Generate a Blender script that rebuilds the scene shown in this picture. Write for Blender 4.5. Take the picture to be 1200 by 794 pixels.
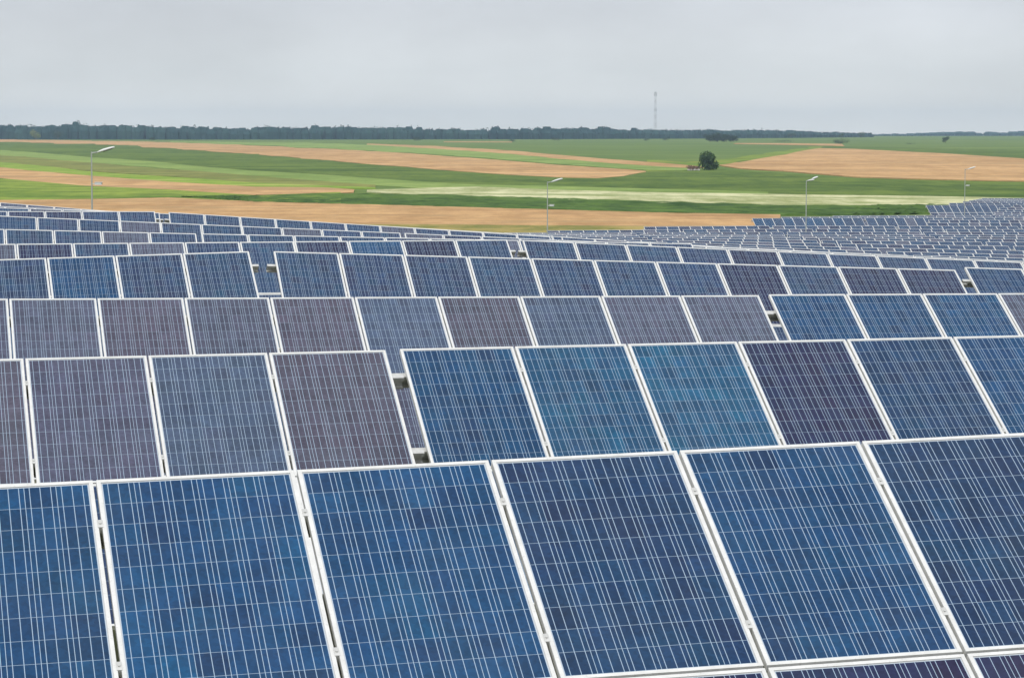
import bpy, bmesh, math, random
import numpy as np
from mathutils import Matrix, Vector, noise as mnoise

for o in list(bpy.data.objects): bpy.data.objects.remove(o)
SC = bpy.context.scene
COL = SC.collection
R = math.radians

# ------------------------------------------------------------------ camera
EYE = 4.25
FPX = 3176.88
cam = bpy.data.cameras.new('camera'); cam.sensor_fit = 'HORIZONTAL'; cam.sensor_width = 36
cam.lens = 36 * FPX / 1200.0; cam.clip_start = 0.2; cam.clip_end = 20000
cam_o = bpy.data.objects.new('camera', cam); COL.objects.link(cam_o)
cam_o.location = (0, 0, EYE); cam_o.rotation_euler = (R(90) - math.atan(239.0 / FPX), 0, 0)
SC.camera = cam_o

# ------------------------------------------------------------------ world: pale overcast sky
SUN_EL, SUN_AZ = R(58), R(200)          # sun high behind the viewer's left, veiled by cloud
w = bpy.data.worlds.new('World'); SC.world = w; w.use_nodes = True
nt = w.node_tree; nt.nodes.clear()
def N(t, **k):
    n = nt.nodes.new(t)
    for a, b in k.items(): setattr(n, a, b)
    return n
out = N('ShaderNodeOutputWorld'); bg = N('ShaderNodeBackground'); bg.inputs[1].default_value = 0.1
sky = N('ShaderNodeTexSky', sky_type='NISHITA'); sky.sun_disc = False
sky.sun_elevation = SUN_EL; sky.sun_rotation = SUN_AZ; sky.air_density = 1.0; sky.dust_density = 3.0
tc = N('ShaderNodeTexCoord'); sep = N('ShaderNodeSeparateXYZ')
nt.links.new(tc.outputs['Generated'], sep.inputs[0])
ramp = N('ShaderNodeValToRGB'); cr = ramp.color_ramp
cr.elements[0].position = 0.0; cr.elements[0].color = (0.86, 0.85, 0.80, 1)
cr.elements[1].position = 1.0; cr.elements[1].color = (1.0, 1.03, 1.10, 1)
for p, c in ((0.008, (0.80, 0.80, 0.77, 1)), (0.022, (0.67, 0.695, 0.70, 1)), (0.05, (0.620, 0.650, 0.690, 1)), (0.10, (0.590, 0.610, 0.680, 1)), (0.22, (0.64, 0.67, 0.72, 1)), (0.5, (0.86, 0.89, 0.96, 1))):
    e = cr.elements.new(p); e.color = c
nt.links.new(sep.outputs[2], ramp.inputs[0])
mp = N('ShaderNodeMapping'); mp.inputs['Scale'].default_value = (4, 4, 11)
nt.links.new(tc.outputs['Generated'], mp.inputs[0])
nz = N('ShaderNodeTexNoise'); nz.inputs['Scale'].default_value = 1.3; nz.inputs['Detail'].default_value = 5; nz.inputs['Roughness'].default_value = 0.55
nt.links.new(mp.outputs[0], nz.inputs[0])
mr = N('ShaderNodeMapRange'); mr.inputs[1].default_value = 0.3; mr.inputs[2].default_value = 0.7; mr.inputs[3].default_value = 9.9; mr.inputs[4].default_value = 12.9
nt.links.new(nz.outputs['Fac'], mr.inputs[0])
ml = N('ShaderNodeVectorMath', operation='SCALE'); nt.links.new(ramp.outputs[0], ml.inputs[0]); nt.links.new(mr.outputs[0], ml.inputs['Scale'])
mx = N('ShaderNodeMix', data_type='RGBA'); mx.inputs[0].default_value = 0.93
nt.links.new(sky.outputs[0], mx.inputs[6]); nt.links.new(ml.outputs[0], mx.inputs[7])
nt.links.new(mx.outputs[2], bg.inputs[0]); nt.links.new(bg.outputs[0], out.inputs[0])

sl = bpy.data.lights.new('sun', 'SUN'); sl.energy = 1.4; sl.angle = R(14); sl.color = (1.0, 0.955, 0.89)
so = bpy.data.objects.new('sun', sl); COL.objects.link(so)
az = SUN_AZ
sd = Vector((math.sin(az) * math.cos(SUN_EL), math.cos(az) * math.cos(SUN_EL), math.sin(SUN_EL)))
so.rotation_euler = sd.to_track_quat('Z', 'Y').to_euler(); so.location = sd * 60
vs = SC.view_settings; vs.view_transform = 'Standard'; vs.look = 'None'; vs.exposure = 0.0; vs.gamma = 1.0; vs.use_curve_mapping = False
SC.cycles.volume_bounces = 0

# ------------------------------------------------------------------ survey data (metres)
SURVEY = [(-2.09, 13.44, 0.08), (1.86, 14.36, 0.17), (-4.03, 22.31, -0.04), (-1.07, 23.0, -0.02), (-0.97, 23.15, -0.03), (3.96, 24.3, -0.01), (-5.82, 31.29, -0.09), (3.05, 33.36, -0.17), (-1.39, 32.33, -0.13), (3.16, 33.44, -0.16), (6.12, 34.13, -0.19), (-6.94, 40.37, -0.03), (-3.98, 41.05, 0.04), (-3.65, 41.36, 0.03), (7.19, 43.89, -0.38), (1.77, 42.62, -0.18), (-8.96, 48.95, -0.16), (-0.09, 51.02, -0.17), (-4.52, 49.99, -0.16), (0.19, 51.09, -0.17), (9.05, 53.15, -0.65), (4.62, 52.12, -0.41), (-10.72, 57.32, -0.19), (-6.78, 58.24, -0.31), (-6.75, 58.92, -0.34), (-1.83, 60.07, -0.48), (-11.69, 66.71, -0.22), (-2.83, 68.78, -0.68), (-7.26, 67.74, -0.45), (-2.75, 69.3, -0.7), (-0.79, 69.76, -0.81), (-13.9, 74.75, -0.3), (-9.96, 75.67, -0.33), (-9.7, 76.57, -0.37), (-0.85, 78.63, -1.02), (-5.27, 77.6, -0.7), (-19.3, 102.25, -0.74), (-16.35, 102.94, -1.0), (3.07, 61.02, -0.64), (6.28, 61.77, -0.81), (10.68, 62.79, -1.06), (2.21, 70.09, -0.93), (9.03, 71.68, -1.33), (7.62, 80.62, -1.62), (-15.55, 84.5, -0.52), (-6.27, 86.66, -0.91), (-1.11, 87.86, -1.33), (-15.91, 93.68, -0.79), (-13.04, 103.62, -1.27), (-9.21, 104.52, -1.48), (-5.64, 105.35, -1.7), (-18.94, 111.52, -1.45), (-21.98, 129.36, -2.42), (-1.57, 124.84, -2.9), (4.26, 135.47, -3.56), (6.82, 108.25, -2.72), (25.94, 149.79, -4.74), (27.09, 159.33, -4.95), (28.73, 168.98, -5.1), (30.37, 178.64, -5.18), (5.44, 172.83, -4.68), (0.0, 171.56, -4.58), (8.62, 210.66, -5.77), (27.06, 214.95, -5.86), (9.35, 220.1, -5.9), (11.57, 229.89, -5.92), (37.11, 235.84, -6.12), (23.02, 260.37, -6.17), (48.6, 266.33, -6.32), (50.59, 331.7, -6.76), (60.94, 334.11, -6.79), (75.28, 402.35, -7.57), (18.36, 194.38, -5.46), (1.2, 190.39, -5.13), (-60.0, 150.0, -5.35), (-40.0, 200.0, -6.25), (-90.0, 260.0, -6.55), (0.0, 260.0, -6.55), (-40.0, 320.0, -6.75), (60.0, 330.0, -6.85), (30.0, 290.0, -6.75)]
PROFILE = [(0, 0.0), (60, -0.35), (110, -2.25), (160, -5.15), (260, -6.45), (340, -6.85), (600, -5.95), (1200, -3.85), (2500, 0.35), (3300, 2.55), (6000, 2.25), (12000, -1.75)]
FIELDS = {
  'tan_far': [(-525.8, 2233.3, -601.3, 2554.1), (-470.0, 2138.8, -549.0, 2498.2), (-419.0, 2053.4, -498.7, 2444.0), (-372.3, 1976.3, -450.6, 2392.2), (-321.6, 1862.6, -392.2, 2271.3), (-276.9, 1763.9, -339.3, 2161.7), (-222.1, 1571.8, -289.8, 2051.6), (-178.8, 1423.8, -245.4, 1954.1), (-139.5, 1269.1, -192.5, 1751.8), (-107.5, 1140.9, -150.2, 1594.1), (-78.9, 1004.2, -114.8, 1462.3), (-56.4, 897.7, -85.0, 1352.7), (-38.7, 821.2, -58.0, 1230.5), (-23.8, 758.6, -35.3, 1124.0), (-11.2, 711.7, -15.9, 1010.8), (0.0, 670.2, 0.0, 918.8), (10.0, 638.9, 13.2, 839.3), (19.8, 629.2, 24.5, 780.9), (26.7, 654.5, 30.4, 744.2), (34.8, 705.7, 35.4, 717.7)],
  'light_strip': [(-241.4, 1922.2, -258.4, 2057.6), (-193.4, 1760.2, -218.4, 1987.2), (-153.3, 1627.8, -181.0, 1922.2), (-116.9, 1489.4, -145.1, 1848.1), (-86.4, 1375.6, -111.9, 1781.3), (-58.8, 1249.2, -75.1, 1594.1), (-35.8, 1140.9, -45.5, 1449.0), (-16.1, 1024.7, -20.4, 1299.2), (0.0, 930.2, 0.0, 1175.2), (13.3, 848.3, 16.4, 1046.4), (24.5, 780.9, 29.6, 941.6), (36.7, 731.0, 43.1, 857.4), (45.9, 731.0, 50.1, 796.6), (50.3, 744.2, 51.2, 758.6)],
  'tan_thin': [(-89.6, 1677.8, -94.6, 1772.3), (-44.7, 1423.8, -50.1, 1594.1), (-19.9, 1269.1, -22.4, 1423.8), (0.0, 1140.9, 0.0, 1288.9), (15.6, 991.0, 17.7, 1124.0), (28.1, 894.1, 31.3, 997.6), (38.5, 816.4, 42.3, 897.7), (48.4, 770.1, 52.1, 828.5), (54.6, 773.1, 55.8, 788.7)],
  'tan_sliver': [(-48.8, 1943.2, -51.1, 2033.5), (-24.3, 1933.0, -25.3, 2016.1), (0.0, 1922.2, 0.0, 1998.6)],
  'mid_right': [(35.4, 717.7, 47.6, 965.7), (47.0, 737.6, 57.2, 897.7), (62.7, 821.2, 71.9, 941.6), (76.5, 901.9, 88.7, 1046.4), (111.3, 1107.8, 133.8, 1331.1), (159.5, 1399.1, 178.1, 1562.2)],
  'dark_green': [(-375.4, 1594.1, -525.8, 2233.3), (-328.3, 1493.6, -470.0, 2138.8), (-287.3, 1407.5, -419.0, 2053.4), (-250.8, 1331.1, -372.3, 1976.3), (-204.5, 1184.2, -321.6, 1862.6), (-166.6, 1060.8, -276.9, 1763.9), (-133.9, 947.6, -222.1, 1571.8), (-107.7, 857.4, -178.8, 1423.8), (-86.7, 788.7, -139.5, 1269.1), (-68.9, 731.0, -107.5, 1140.9), (-54.2, 690.0, -78.9, 1004.2), (-41.1, 653.9, -56.4, 897.7), (-29.3, 622.0, -38.7, 821.2), (-18.6, 592.1, -23.8, 758.6), (-9.0, 571.6, -11.2, 711.7), (0.0, 552.9, 0.0, 670.2), (8.5, 539.3, 10.2, 649.1), (16.6, 526.7, 19.8, 629.2), (25.2, 509.6, 34.8, 705.7), (31.6, 506.2, 45.6, 731.0), (37.9, 502.8, 57.2, 758.6), (46.1, 499.3, 65.4, 709.3), (54.1, 496.0, 72.7, 667.1), (61.9, 492.5, 79.1, 629.2), (68.7, 486.7, 87.6, 620.2), (75.4, 481.0, 95.7, 611.2), (81.9, 475.4, 103.7, 602.1), (88.2, 469.8, 111.3, 593.2), (95.0, 466.2, 119.1, 584.8), (101.6, 462.4, 126.7, 576.7), (108.1, 458.3, 134.1, 568.8)],
  'light_green': [(-313.5, 1331.1, -375.4, 1594.1), (-274.6, 1249.2, -328.3, 1493.6), (-239.9, 1175.2, -287.3, 1407.5), (-208.7, 1107.8, -250.8, 1331.1), (-171.2, 991.0, -204.5, 1184.2), (-141.0, 897.7, -166.6, 1060.8), (-115.5, 817.0, -133.9, 947.6), (-94.4, 751.4, -107.7, 857.4), (-76.5, 696.0, -86.7, 788.7), (-61.2, 649.1, -68.9, 731.0), (-47.9, 610.0, -54.2, 690.0), (-36.1, 575.0, -41.1, 653.9), (-26.0, 551.8, -29.3, 622.0), (-16.7, 530.9, -18.6, 592.1), (-6.7, 531.5, -7.1, 563.9), (0.0, 523.9, 0.0, 558.5), (6.5, 516.6, 7.0, 553.2), (16.0, 509.6, 17.0, 541.4), (25.3, 503.1, 26.7, 530.5), (32.5, 500.7, 34.0, 522.9), (39.7, 498.4, 41.1, 515.7), (46.8, 496.1, 48.0, 508.9)],
  'brown_mix': [(-246.5, 1046.4, -313.5, 1331.1), (-217.9, 991.0, -274.6, 1249.2), (-192.3, 941.6, -239.9, 1175.2), (-169.2, 897.7, -208.7, 1107.8), (-139.1, 805.0, -171.2, 991.0), (-114.8, 731.0, -141.0, 897.7), (-96.8, 684.6, -115.5, 817.0), (-80.9, 643.7, -94.4, 751.4), (-66.8, 607.6, -76.5, 696.0), (-54.2, 574.6, -61.2, 649.1), (-44.1, 560.7, -48.1, 612.4), (-34.4, 547.8, -36.4, 579.2), (-27.0, 537.2, -28.1, 559.4)],
  'green_thin': [(-206.7, 877.2, -246.5, 1046.4), (-184.6, 839.3, -217.9, 991.0), (-164.4, 805.0, -192.3, 941.6), (-145.7, 773.1, -169.2, 897.7), (-123.0, 711.7, -139.1, 805.0), (-103.6, 659.3, -114.8, 731.0), (-87.5, 619.0, -96.8, 684.6), (-73.3, 582.7, -80.9, 643.7), (-61.4, 558.4, -66.8, 607.6), (-50.6, 536.1, -54.2, 574.6), (-41.7, 531.1, -44.1, 560.7), (-33.1, 526.5, -34.4, 547.8), (-26.3, 523.5, -27.0, 537.2)],
  'tan_mid': [(-172.2, 731.0, -206.7, 877.2), (-152.0, 691.2, -184.6, 839.3), (-133.9, 655.7, -164.4, 805.0), (-117.6, 623.8, -145.7, 773.1), (-100.3, 580.3, -123.0, 711.7), (-85.3, 542.4, -103.6, 659.3), (-74.4, 526.3, -87.5, 619.0), (-64.3, 511.2, -73.3, 582.7), (-54.0, 491.2, -61.4, 558.4), (-44.6, 472.7, -50.6, 536.1), (-39.0, 477.7, -43.5, 532.8), (-33.4, 482.6, -36.6, 529.8), (-29.0, 497.9, -30.0, 516.7)],
  'green_patchy': [(-97.2, 412.3, -172.2, 731.0), (-92.7, 421.0, -152.0, 691.2), (-87.9, 430.2, -133.9, 655.7), (-83.0, 439.8, -117.6, 623.8), (-76.8, 443.9, -100.3, 580.3), (-70.5, 448.3, -85.3, 542.4), (-64.1, 453.3, -74.4, 526.3), (-57.7, 458.6, -64.3, 511.2), (-49.0, 445.3, -54.0, 491.2), (-40.8, 432.8, -44.6, 472.7), (-33.4, 425.0, -38.1, 485.0), (-26.3, 417.6, -31.3, 497.7)],
  'corn': [(-55.5, 458.8, -55.9, 461.5), (-48.5, 447.0, -50.6, 466.5), (-40.5, 428.8, -44.2, 468.3), (-33.3, 423.0, -37.5, 477.0), (-26.3, 417.6, -30.6, 485.9), (-19.4, 412.3, -22.8, 483.9), (-12.8, 407.0, -15.2, 482.2), (-6.3, 402.5, -7.5, 474.0), (0.0, 397.8, 0.0, 466.4), (6.2, 392.5, 7.3, 461.7), (12.2, 386.8, 14.4, 457.6), (18.0, 381.9, 21.3, 452.4), (23.7, 376.7, 28.2, 447.8), (29.4, 374.2, 34.8, 443.2), (35.1, 371.7, 41.4, 438.9), (41.2, 374.0, 48.4, 440.0), (47.5, 377.5, 55.5, 440.8), (54.1, 389.5, 61.5, 443.0), (60.8, 400.4, 67.6, 444.8), (69.5, 409.2, 75.7, 445.5)],
  'pale': [(-26.8, 501.1, -27.4, 513.6), (-14.9, 474.0, -16.7, 530.9), (-5.9, 467.7, -6.8, 541.8), (0.7, 461.5, 0.8, 528.8), (7.2, 455.7, 8.1, 516.8), (14.2, 450.4, 16.0, 510.1), (21.0, 445.5, 23.8, 504.0), (27.7, 440.9, 31.5, 500.8), (34.3, 436.6, 39.1, 497.9), (41.2, 436.9, 46.6, 494.5), (48.1, 436.8, 54.1, 491.2), (54.9, 436.7, 61.4, 488.0), (62.2, 439.3, 68.6, 485.1), (69.4, 441.3, 75.8, 482.1), (76.9, 445.6, 82.4, 477.9), (84.3, 449.2, 88.9, 473.8), (91.7, 450.1, 95.8, 470.0), (99.1, 450.7, 102.5, 466.2), (106.4, 450.9, 109.0, 462.1)],
  'orange': [(-75.3, 318.9, -96.7, 409.9), (-70.4, 319.5, -92.2, 418.9), (-65.5, 320.2, -87.5, 428.3), (-60.6, 320.9, -82.7, 438.2), (-55.7, 321.6, -76.6, 442.7), (-50.7, 322.4, -70.2, 446.4), (-45.8, 323.1, -63.7, 450.4), (-40.8, 323.9, -57.5, 456.9), (-35.7, 324.6, -48.8, 443.7), (-30.7, 325.4, -40.7, 431.4), (-25.6, 325.6, -33.4, 424.8), (-20.5, 325.7, -26.3, 418.6), (-15.4, 325.9, -19.5, 413.2), (-10.3, 326.0, -12.8, 408.0), (-5.1, 325.6, -6.3, 403.4), (0.0, 325.2, 0.0, 398.8), (5.1, 324.5, 6.2, 393.4), (10.2, 323.7, 12.2, 387.9), (15.2, 322.9, 18.1, 382.8), (20.3, 321.9, 23.7, 377.3), (24.3, 321.7, 28.3, 375.3), (28.3, 321.4, 32.9, 373.2), (34.9, 352.4, 36.8, 371.1)],
  'verge': [(-28.9, 306.5, -31.2, 330.4), (-24.1, 306.6, -26.0, 330.1), (-19.3, 306.6, -20.7, 329.6), (-14.5, 306.4, -15.5, 329.1), (-9.6, 306.0, -10.3, 328.5), (-5.1, 305.7, -5.5, 328.0), (-0.6, 305.3, -0.7, 327.5), (3.8, 304.6, 4.1, 326.8), (9.6, 304.8, 10.3, 325.7), (15.4, 304.9, 16.3, 324.6)],
  'tan_right': [(62.0, 811.6, 62.7, 821.2), (63.7, 751.4, 76.5, 901.9), (71.6, 711.7, 111.3, 1107.8), (76.5, 670.8, 159.5, 1399.1), (80.4, 639.5, 172.8, 1375.6), (88.3, 624.4, 179.3, 1269.1), (96.0, 611.2, 184.5, 1175.2), (103.8, 602.1, 184.1, 1068.6), (111.3, 593.2, 183.5, 978.3), (118.6, 582.1, 188.6, 926.6), (125.6, 571.5, 193.3, 880.2), (132.3, 561.3, 197.7, 839.3)],
  'tan_line': [(142.0, 1739.2, 149.0, 1825.3), (158.7, 1685.0, 169.8, 1803.0), (174.5, 1634.4, 190.2, 1781.3), (191.2, 1581.5, 210.2, 1739.2)],
  'dark_right': [(160.6, 1408.7, 178.1, 1562.2), (174.0, 1385.2, 192.4, 1532.1), (182.7, 1264.9, 213.1, 1475.5), (185.7, 1182.4, 223.5, 1423.8), (185.4, 1076.5, 236.9, 1375.6), (184.8, 985.6, 249.5, 1331.1), (191.0, 938.6, 262.3, 1288.9), (196.7, 895.9, 274.2, 1249.2), (202.0, 857.4, 285.4, 1211.9)],
}
MEASURED = [(1, '1', -5.041, 12.753, 2.464, 0.0227), (2, '2L', -11.912, 20.474, 2.37, 0.005), (2, '2R', -0.969, 23.148, 2.423, 0.0037), (3, '3L', -7.793, 30.834, 2.38, -0.0089), (3, '3R', 3.164, 33.437, 2.286, -0.0087), (4, '4L', -14.818, 38.529, 2.243, 0.0224), (4, '4R', -3.646, 41.362, 2.479, -0.0368), (5, '5L', -10.929, 48.495, 2.288, -0.0003), (5, '5R', 0.191, 51.091, 2.275, -0.0519), (6, '6L', -17.616, 55.714, 2.486, -0.0314), (6, '6R', -6.751, 58.923, 2.111, -0.0288), (7, '7L', -13.658, 66.253, 2.33, -0.0502), (7, '7R', -2.755, 69.3, 1.749, -0.0516), (8, '8L', -20.799, 73.144, 2.208, -0.0078), (8, '8R', -9.698, 76.568, 2.076, -0.0709), (11, '11L', -24.207, 101.106, 2.142, -0.0856)]
LEFT = {12: 15.3, 13: 22.4, 14: 28.8, 15: 30.8, 16: 32.7, 17: 34.7, 18: 36.7, 19: 38.7, 20: 40.7, 21: 43.6, 22: 46.7, 23: 52.3, 24: 63.0, 25: 92.1, 26: 95.9, 27: 81.5, 28: 87.5, 29: 96.2, 30: 118.0, 31: 121.9, 32: 126.1, 33: 130.2, 34: 124.5, 35: 131.2, 36: 136.8, 37: 141.4, 38: 145.8, 39: 150.0, 40: 154.2, 41: 158.5}
LAMPS = [(-19.81, 128.0, -2.38, 5.83), (2.56, 196.0, -5.34, 6.22), (24.07, 222.0, -5.92, 6.45), (47.88, 287.0, -6.65, 7.3)]
POINTS = {'bush': (53.5, 737.6), 'clump': (151.4, 1976.3), 'clump2': (202.8, 1677.8), 'tree1108': (297.1, 1862.6), 'tree927': (274.4, 2673.3), 'row915': (189.9, 1901.7), 'b68': (-391.2, 2342.3), 'b178': (-281.0, 2121.4), 'b42': (-410.3, 2342.3), 'b488': (-73.2, 2082.9), 'b600': (0.0, 1964.9), 'b652': (34.4, 2108.1), 'b757': (104.6, 2121.4), 'b780': (119.9, 2121.4), 'rubble': (48.7, 731.0), 'b1067': (249.3, 1700.1)}

def make_terrain(cps, base):
    """ground height z(x, y): smooth base profile by distance plus a kernel fit through surveyed points"""
    bu=np.log(np.array([b[0] for b in base])+60.0); bz=np.array([b[1] for b in base])
    ug=np.linspace(np.log(20.0),np.log(14000.0),1500); zg=np.interp(ug,bu,bz)
    w=np.exp(-0.5*(np.arange(-60,61)/20.0)**2); w/=w.sum()
    zg=np.convolve(np.pad(zg,60,mode='edge'),w,mode='valid')
    def b(y): return np.interp(np.log(np.maximum(np.asarray(y,float)+60.0,20.5)),ug,zg)
    c=np.array(cps)
    L=30.0
    def K(ax,ay,bx,by):
        d=np.sqrt((ax[:,None]-bx[None,:])**2+(ay[:,None]-by[None,:])**2)/L
        return (1+d+d*d/3)*np.exp(-d)
    A=K(c[:,0],c[:,1],c[:,0],c[:,1])+np.eye(len(c))*0.002
    al=np.linalg.solve(A,c[:,2]-b(c[:,1]))
    def h(x,y):
        x=np.atleast_1d(np.asarray(x,float));y=np.atleast_1d(np.asarray(y,float))
        sh=x.shape;x=x.ravel();y=y.ravel()
        r=b(y)
        m=np.where((y<800)&(np.abs(x)<600))[0]
        for i in range(0,len(m),20000):
            k=m[i:i+20000]; r[k]+=K(x[k],y[k],c[:,0],c[:,1])@al
        return r.reshape(sh)
    return h

# ------------------------------------------------------------------ helpers
def struct(o, kind='structure'): o['kind'] = kind; return o
def tag(o, label, cat, group=None, kind=None):
    if label: o['label'] = label
    if cat: o['category'] = cat
    if group: o['group'] = group
    if kind: o['kind'] = kind
    return o
def link(name, me, parent=None, loc=None):
    o = bpy.data.objects.new(name, me); COL.objects.link(o)
    if parent: o.parent = parent
    if loc: o.location = loc
    return o
def mesh(name, verts, faces, mats, idx=None, smooth=False):
    me = bpy.data.meshes.new(name); me.from_pydata([tuple(v) for v in verts], [], faces)
    for m in mats: me.materials.append(m)
    if idx is not None: me.polygons.foreach_set('material_index', idx)
    if smooth: me.polygons.foreach_set('use_smooth', [True] * len(me.polygons))
    me.update(); return me
def empty(name, loc=(0, 0, 0)):
    o = bpy.data.objects.new(name, None); COL.objects.link(o); o.location = loc; o.empty_display_size = 0.3; return o
class MB:
    def __init__(s): s.v = []; s.f = []; s.i = []
    def box(s, x0, x1, y0, y1, z0, z1, M=None, mi=0, top=None):
        b = len(s.v)
        for z in (z0, z1):
            for x, y in ((x0, y0), (x1, y0), (x1, y1), (x0, y1)):
                p = Vector((x, y, z)); s.v.append(M @ p if M else p)
        s.f += [(b+3, b+2, b+1, b), (b+4, b+5, b+6, b+7), (b, b+1, b+5, b+4), (b+1, b+2, b+6, b+5), (b+2, b+3, b+7, b+6), (b+3, b, b+4, b+7)]
        s.i += [mi, mi if top is None else top, mi, mi, mi, mi]
    def tube(s, p, q, r0, r1, n=10, mi=0):
        p = Vector(p); q = Vector(q); d = (q - p).normalized(); a = d.orthogonal().normalized(); c = d.cross(a); b = len(s.v)
        for k in range(n):
            t = 2 * math.pi * k / n; e = a * math.cos(t) + c * math.sin(t)
            s.v += [p + e * r0, q + e * r1]
        for k in range(n):
            l = (k + 1) % n; s.f.append((b+2*k, b+2*l, b+2*l+1, b+2*k+1)); s.i.append(mi)
        s.f.append(tuple(b+2*k for k in reversed(range(n)))); s.f.append(tuple(b+2*k+1 for k in range(n))); s.i += [mi, mi]
    def me(s, name, mats, smooth=False): return mesh(name, s.v, s.f, mats, s.i, smooth)

# ------------------------------------------------------------------ materials
class G:
    """small node-graph builder"""
    def __init__(s, name):
        s.m = bpy.data.materials.new(name); s.m.use_nodes = True; s.t = s.m.node_tree; s.t.nodes.clear()
        s.out = s.t.nodes.new('ShaderNodeOutputMaterial'); s.p = s.t.nodes.new('ShaderNodeBsdfPrincipled')
        s.t.links.new(s.p.outputs[0], s.out.inputs[0])
    def n(s, ty, **k):
        a = s.t.nodes.new(ty)
        for x, y in k.items(): setattr(a, x, y)
        return a
    def l(s, a, b): s.t.links.new(a, b)
    def setin(s, sock, v):
        if hasattr(v, 'is_output'): s.l(v, sock)
        else: sock.default_value = v
    def math(s, op, a, b=0.0, c=None, clamp=False):
        n = s.n('ShaderNodeMath', operation=op, use_clamp=clamp); s.setin(n.inputs[0], a); s.setin(n.inputs[1], b)
        if c is not None: s.setin(n.inputs[2], c)
        return n.outputs[0]
    def mix(s, f, a, b, mode='MIX'):
        n = s.n('ShaderNodeMix', data_type='RGBA', blend_type=mode); s.setin(n.inputs[0], f)
        for i, v in ((6, a), (7, b)):
            if isinstance(v, tuple): v = (*v, 1) if len(v) == 3 else v
            s.setin(n.inputs[i], v)
        return n.outputs[2]
    def noise(s, vec, scale, detail=4, rough=0.55, dim='3D'):
        n = s.n('ShaderNodeTexNoise'); n.inputs['Scale'].default_value = scale; n.inputs['Detail'].default_value = detail; n.inputs['Roughness'].default_value = rough
        s.l(vec, n.inputs['Vector']); return n.outputs['Fac']
    def obj(s): return s.n('ShaderNodeTexCoord').outputs['Object']
    def pos(s): return s.n('ShaderNodeNewGeometry').outputs['Position']
    def mapping(s, vec, scale=(1, 1, 1), rot=(0, 0, 0)):
        n = s.n('ShaderNodeMapping'); n.inputs['Scale'].default_value = scale; n.inputs['Rotation'].default_value = rot; s.l(vec, n.inputs[0]); return n.outputs[0]
    def rng(s, v, a, b, c, d):
        n = s.n('ShaderNodeMapRange'); s.setin(n.inputs[0], v)
        for i, x in enumerate((a, b, c, d)): n.inputs[i+1].default_value = x
        return n.outputs[0]
    def base(s, c, rough=0.8, spec=0.3, metal=0.0):
        if isinstance(c, tuple): c = (*c, 1) if len(c) == 3 else c
        s.setin(s.p.inputs['Base Color'], c); s.setin(s.p.inputs['Roughness'], rough)
        s.p.inputs['Specular IOR Level'].default_value = spec; s.setin(s.p.inputs['Metallic'], metal); return s.m

def mat_alu():
    g = G('anodised_frame'); v = g.obj()
    n = g.noise(v, 9, 3); c = g.mix(g.rng(n, .3, .7, 0, 1), (0.66, 0.66, 0.63), (0.78, 0.78, 0.75))
    n2 = g.noise(v, 60, 2); c = g.mix(g.rng(n2, .58, .72, 0, .35), c, (0.42, 0.40, 0.36))
    return g.base(c, 0.42, 0.4)
def mat_steel():
    g = G('galvanised_steel'); v = g.obj(); n = g.noise(v, 14, 4)
    c = g.mix(g.rng(n, .35, .65, 0, 1), (0.50, 0.50, 0.47), (0.66, 0.66, 0.63)); return g.base(c, 0.5, 0.5, 0.25)
def mat_sheet():
    g = G('white_backsheet'); v = g.obj(); n = g.noise(v, 5, 2); c = g.mix(n, (0.6, 0.6, 0.58), (0.72, 0.72, 0.70)); return g.base(c, 0.6, 0.3)
MW, MH = 0.994, 1.650         # module size; cells 6 x 10 of 156 mm on a 159 mm pitch
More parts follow.
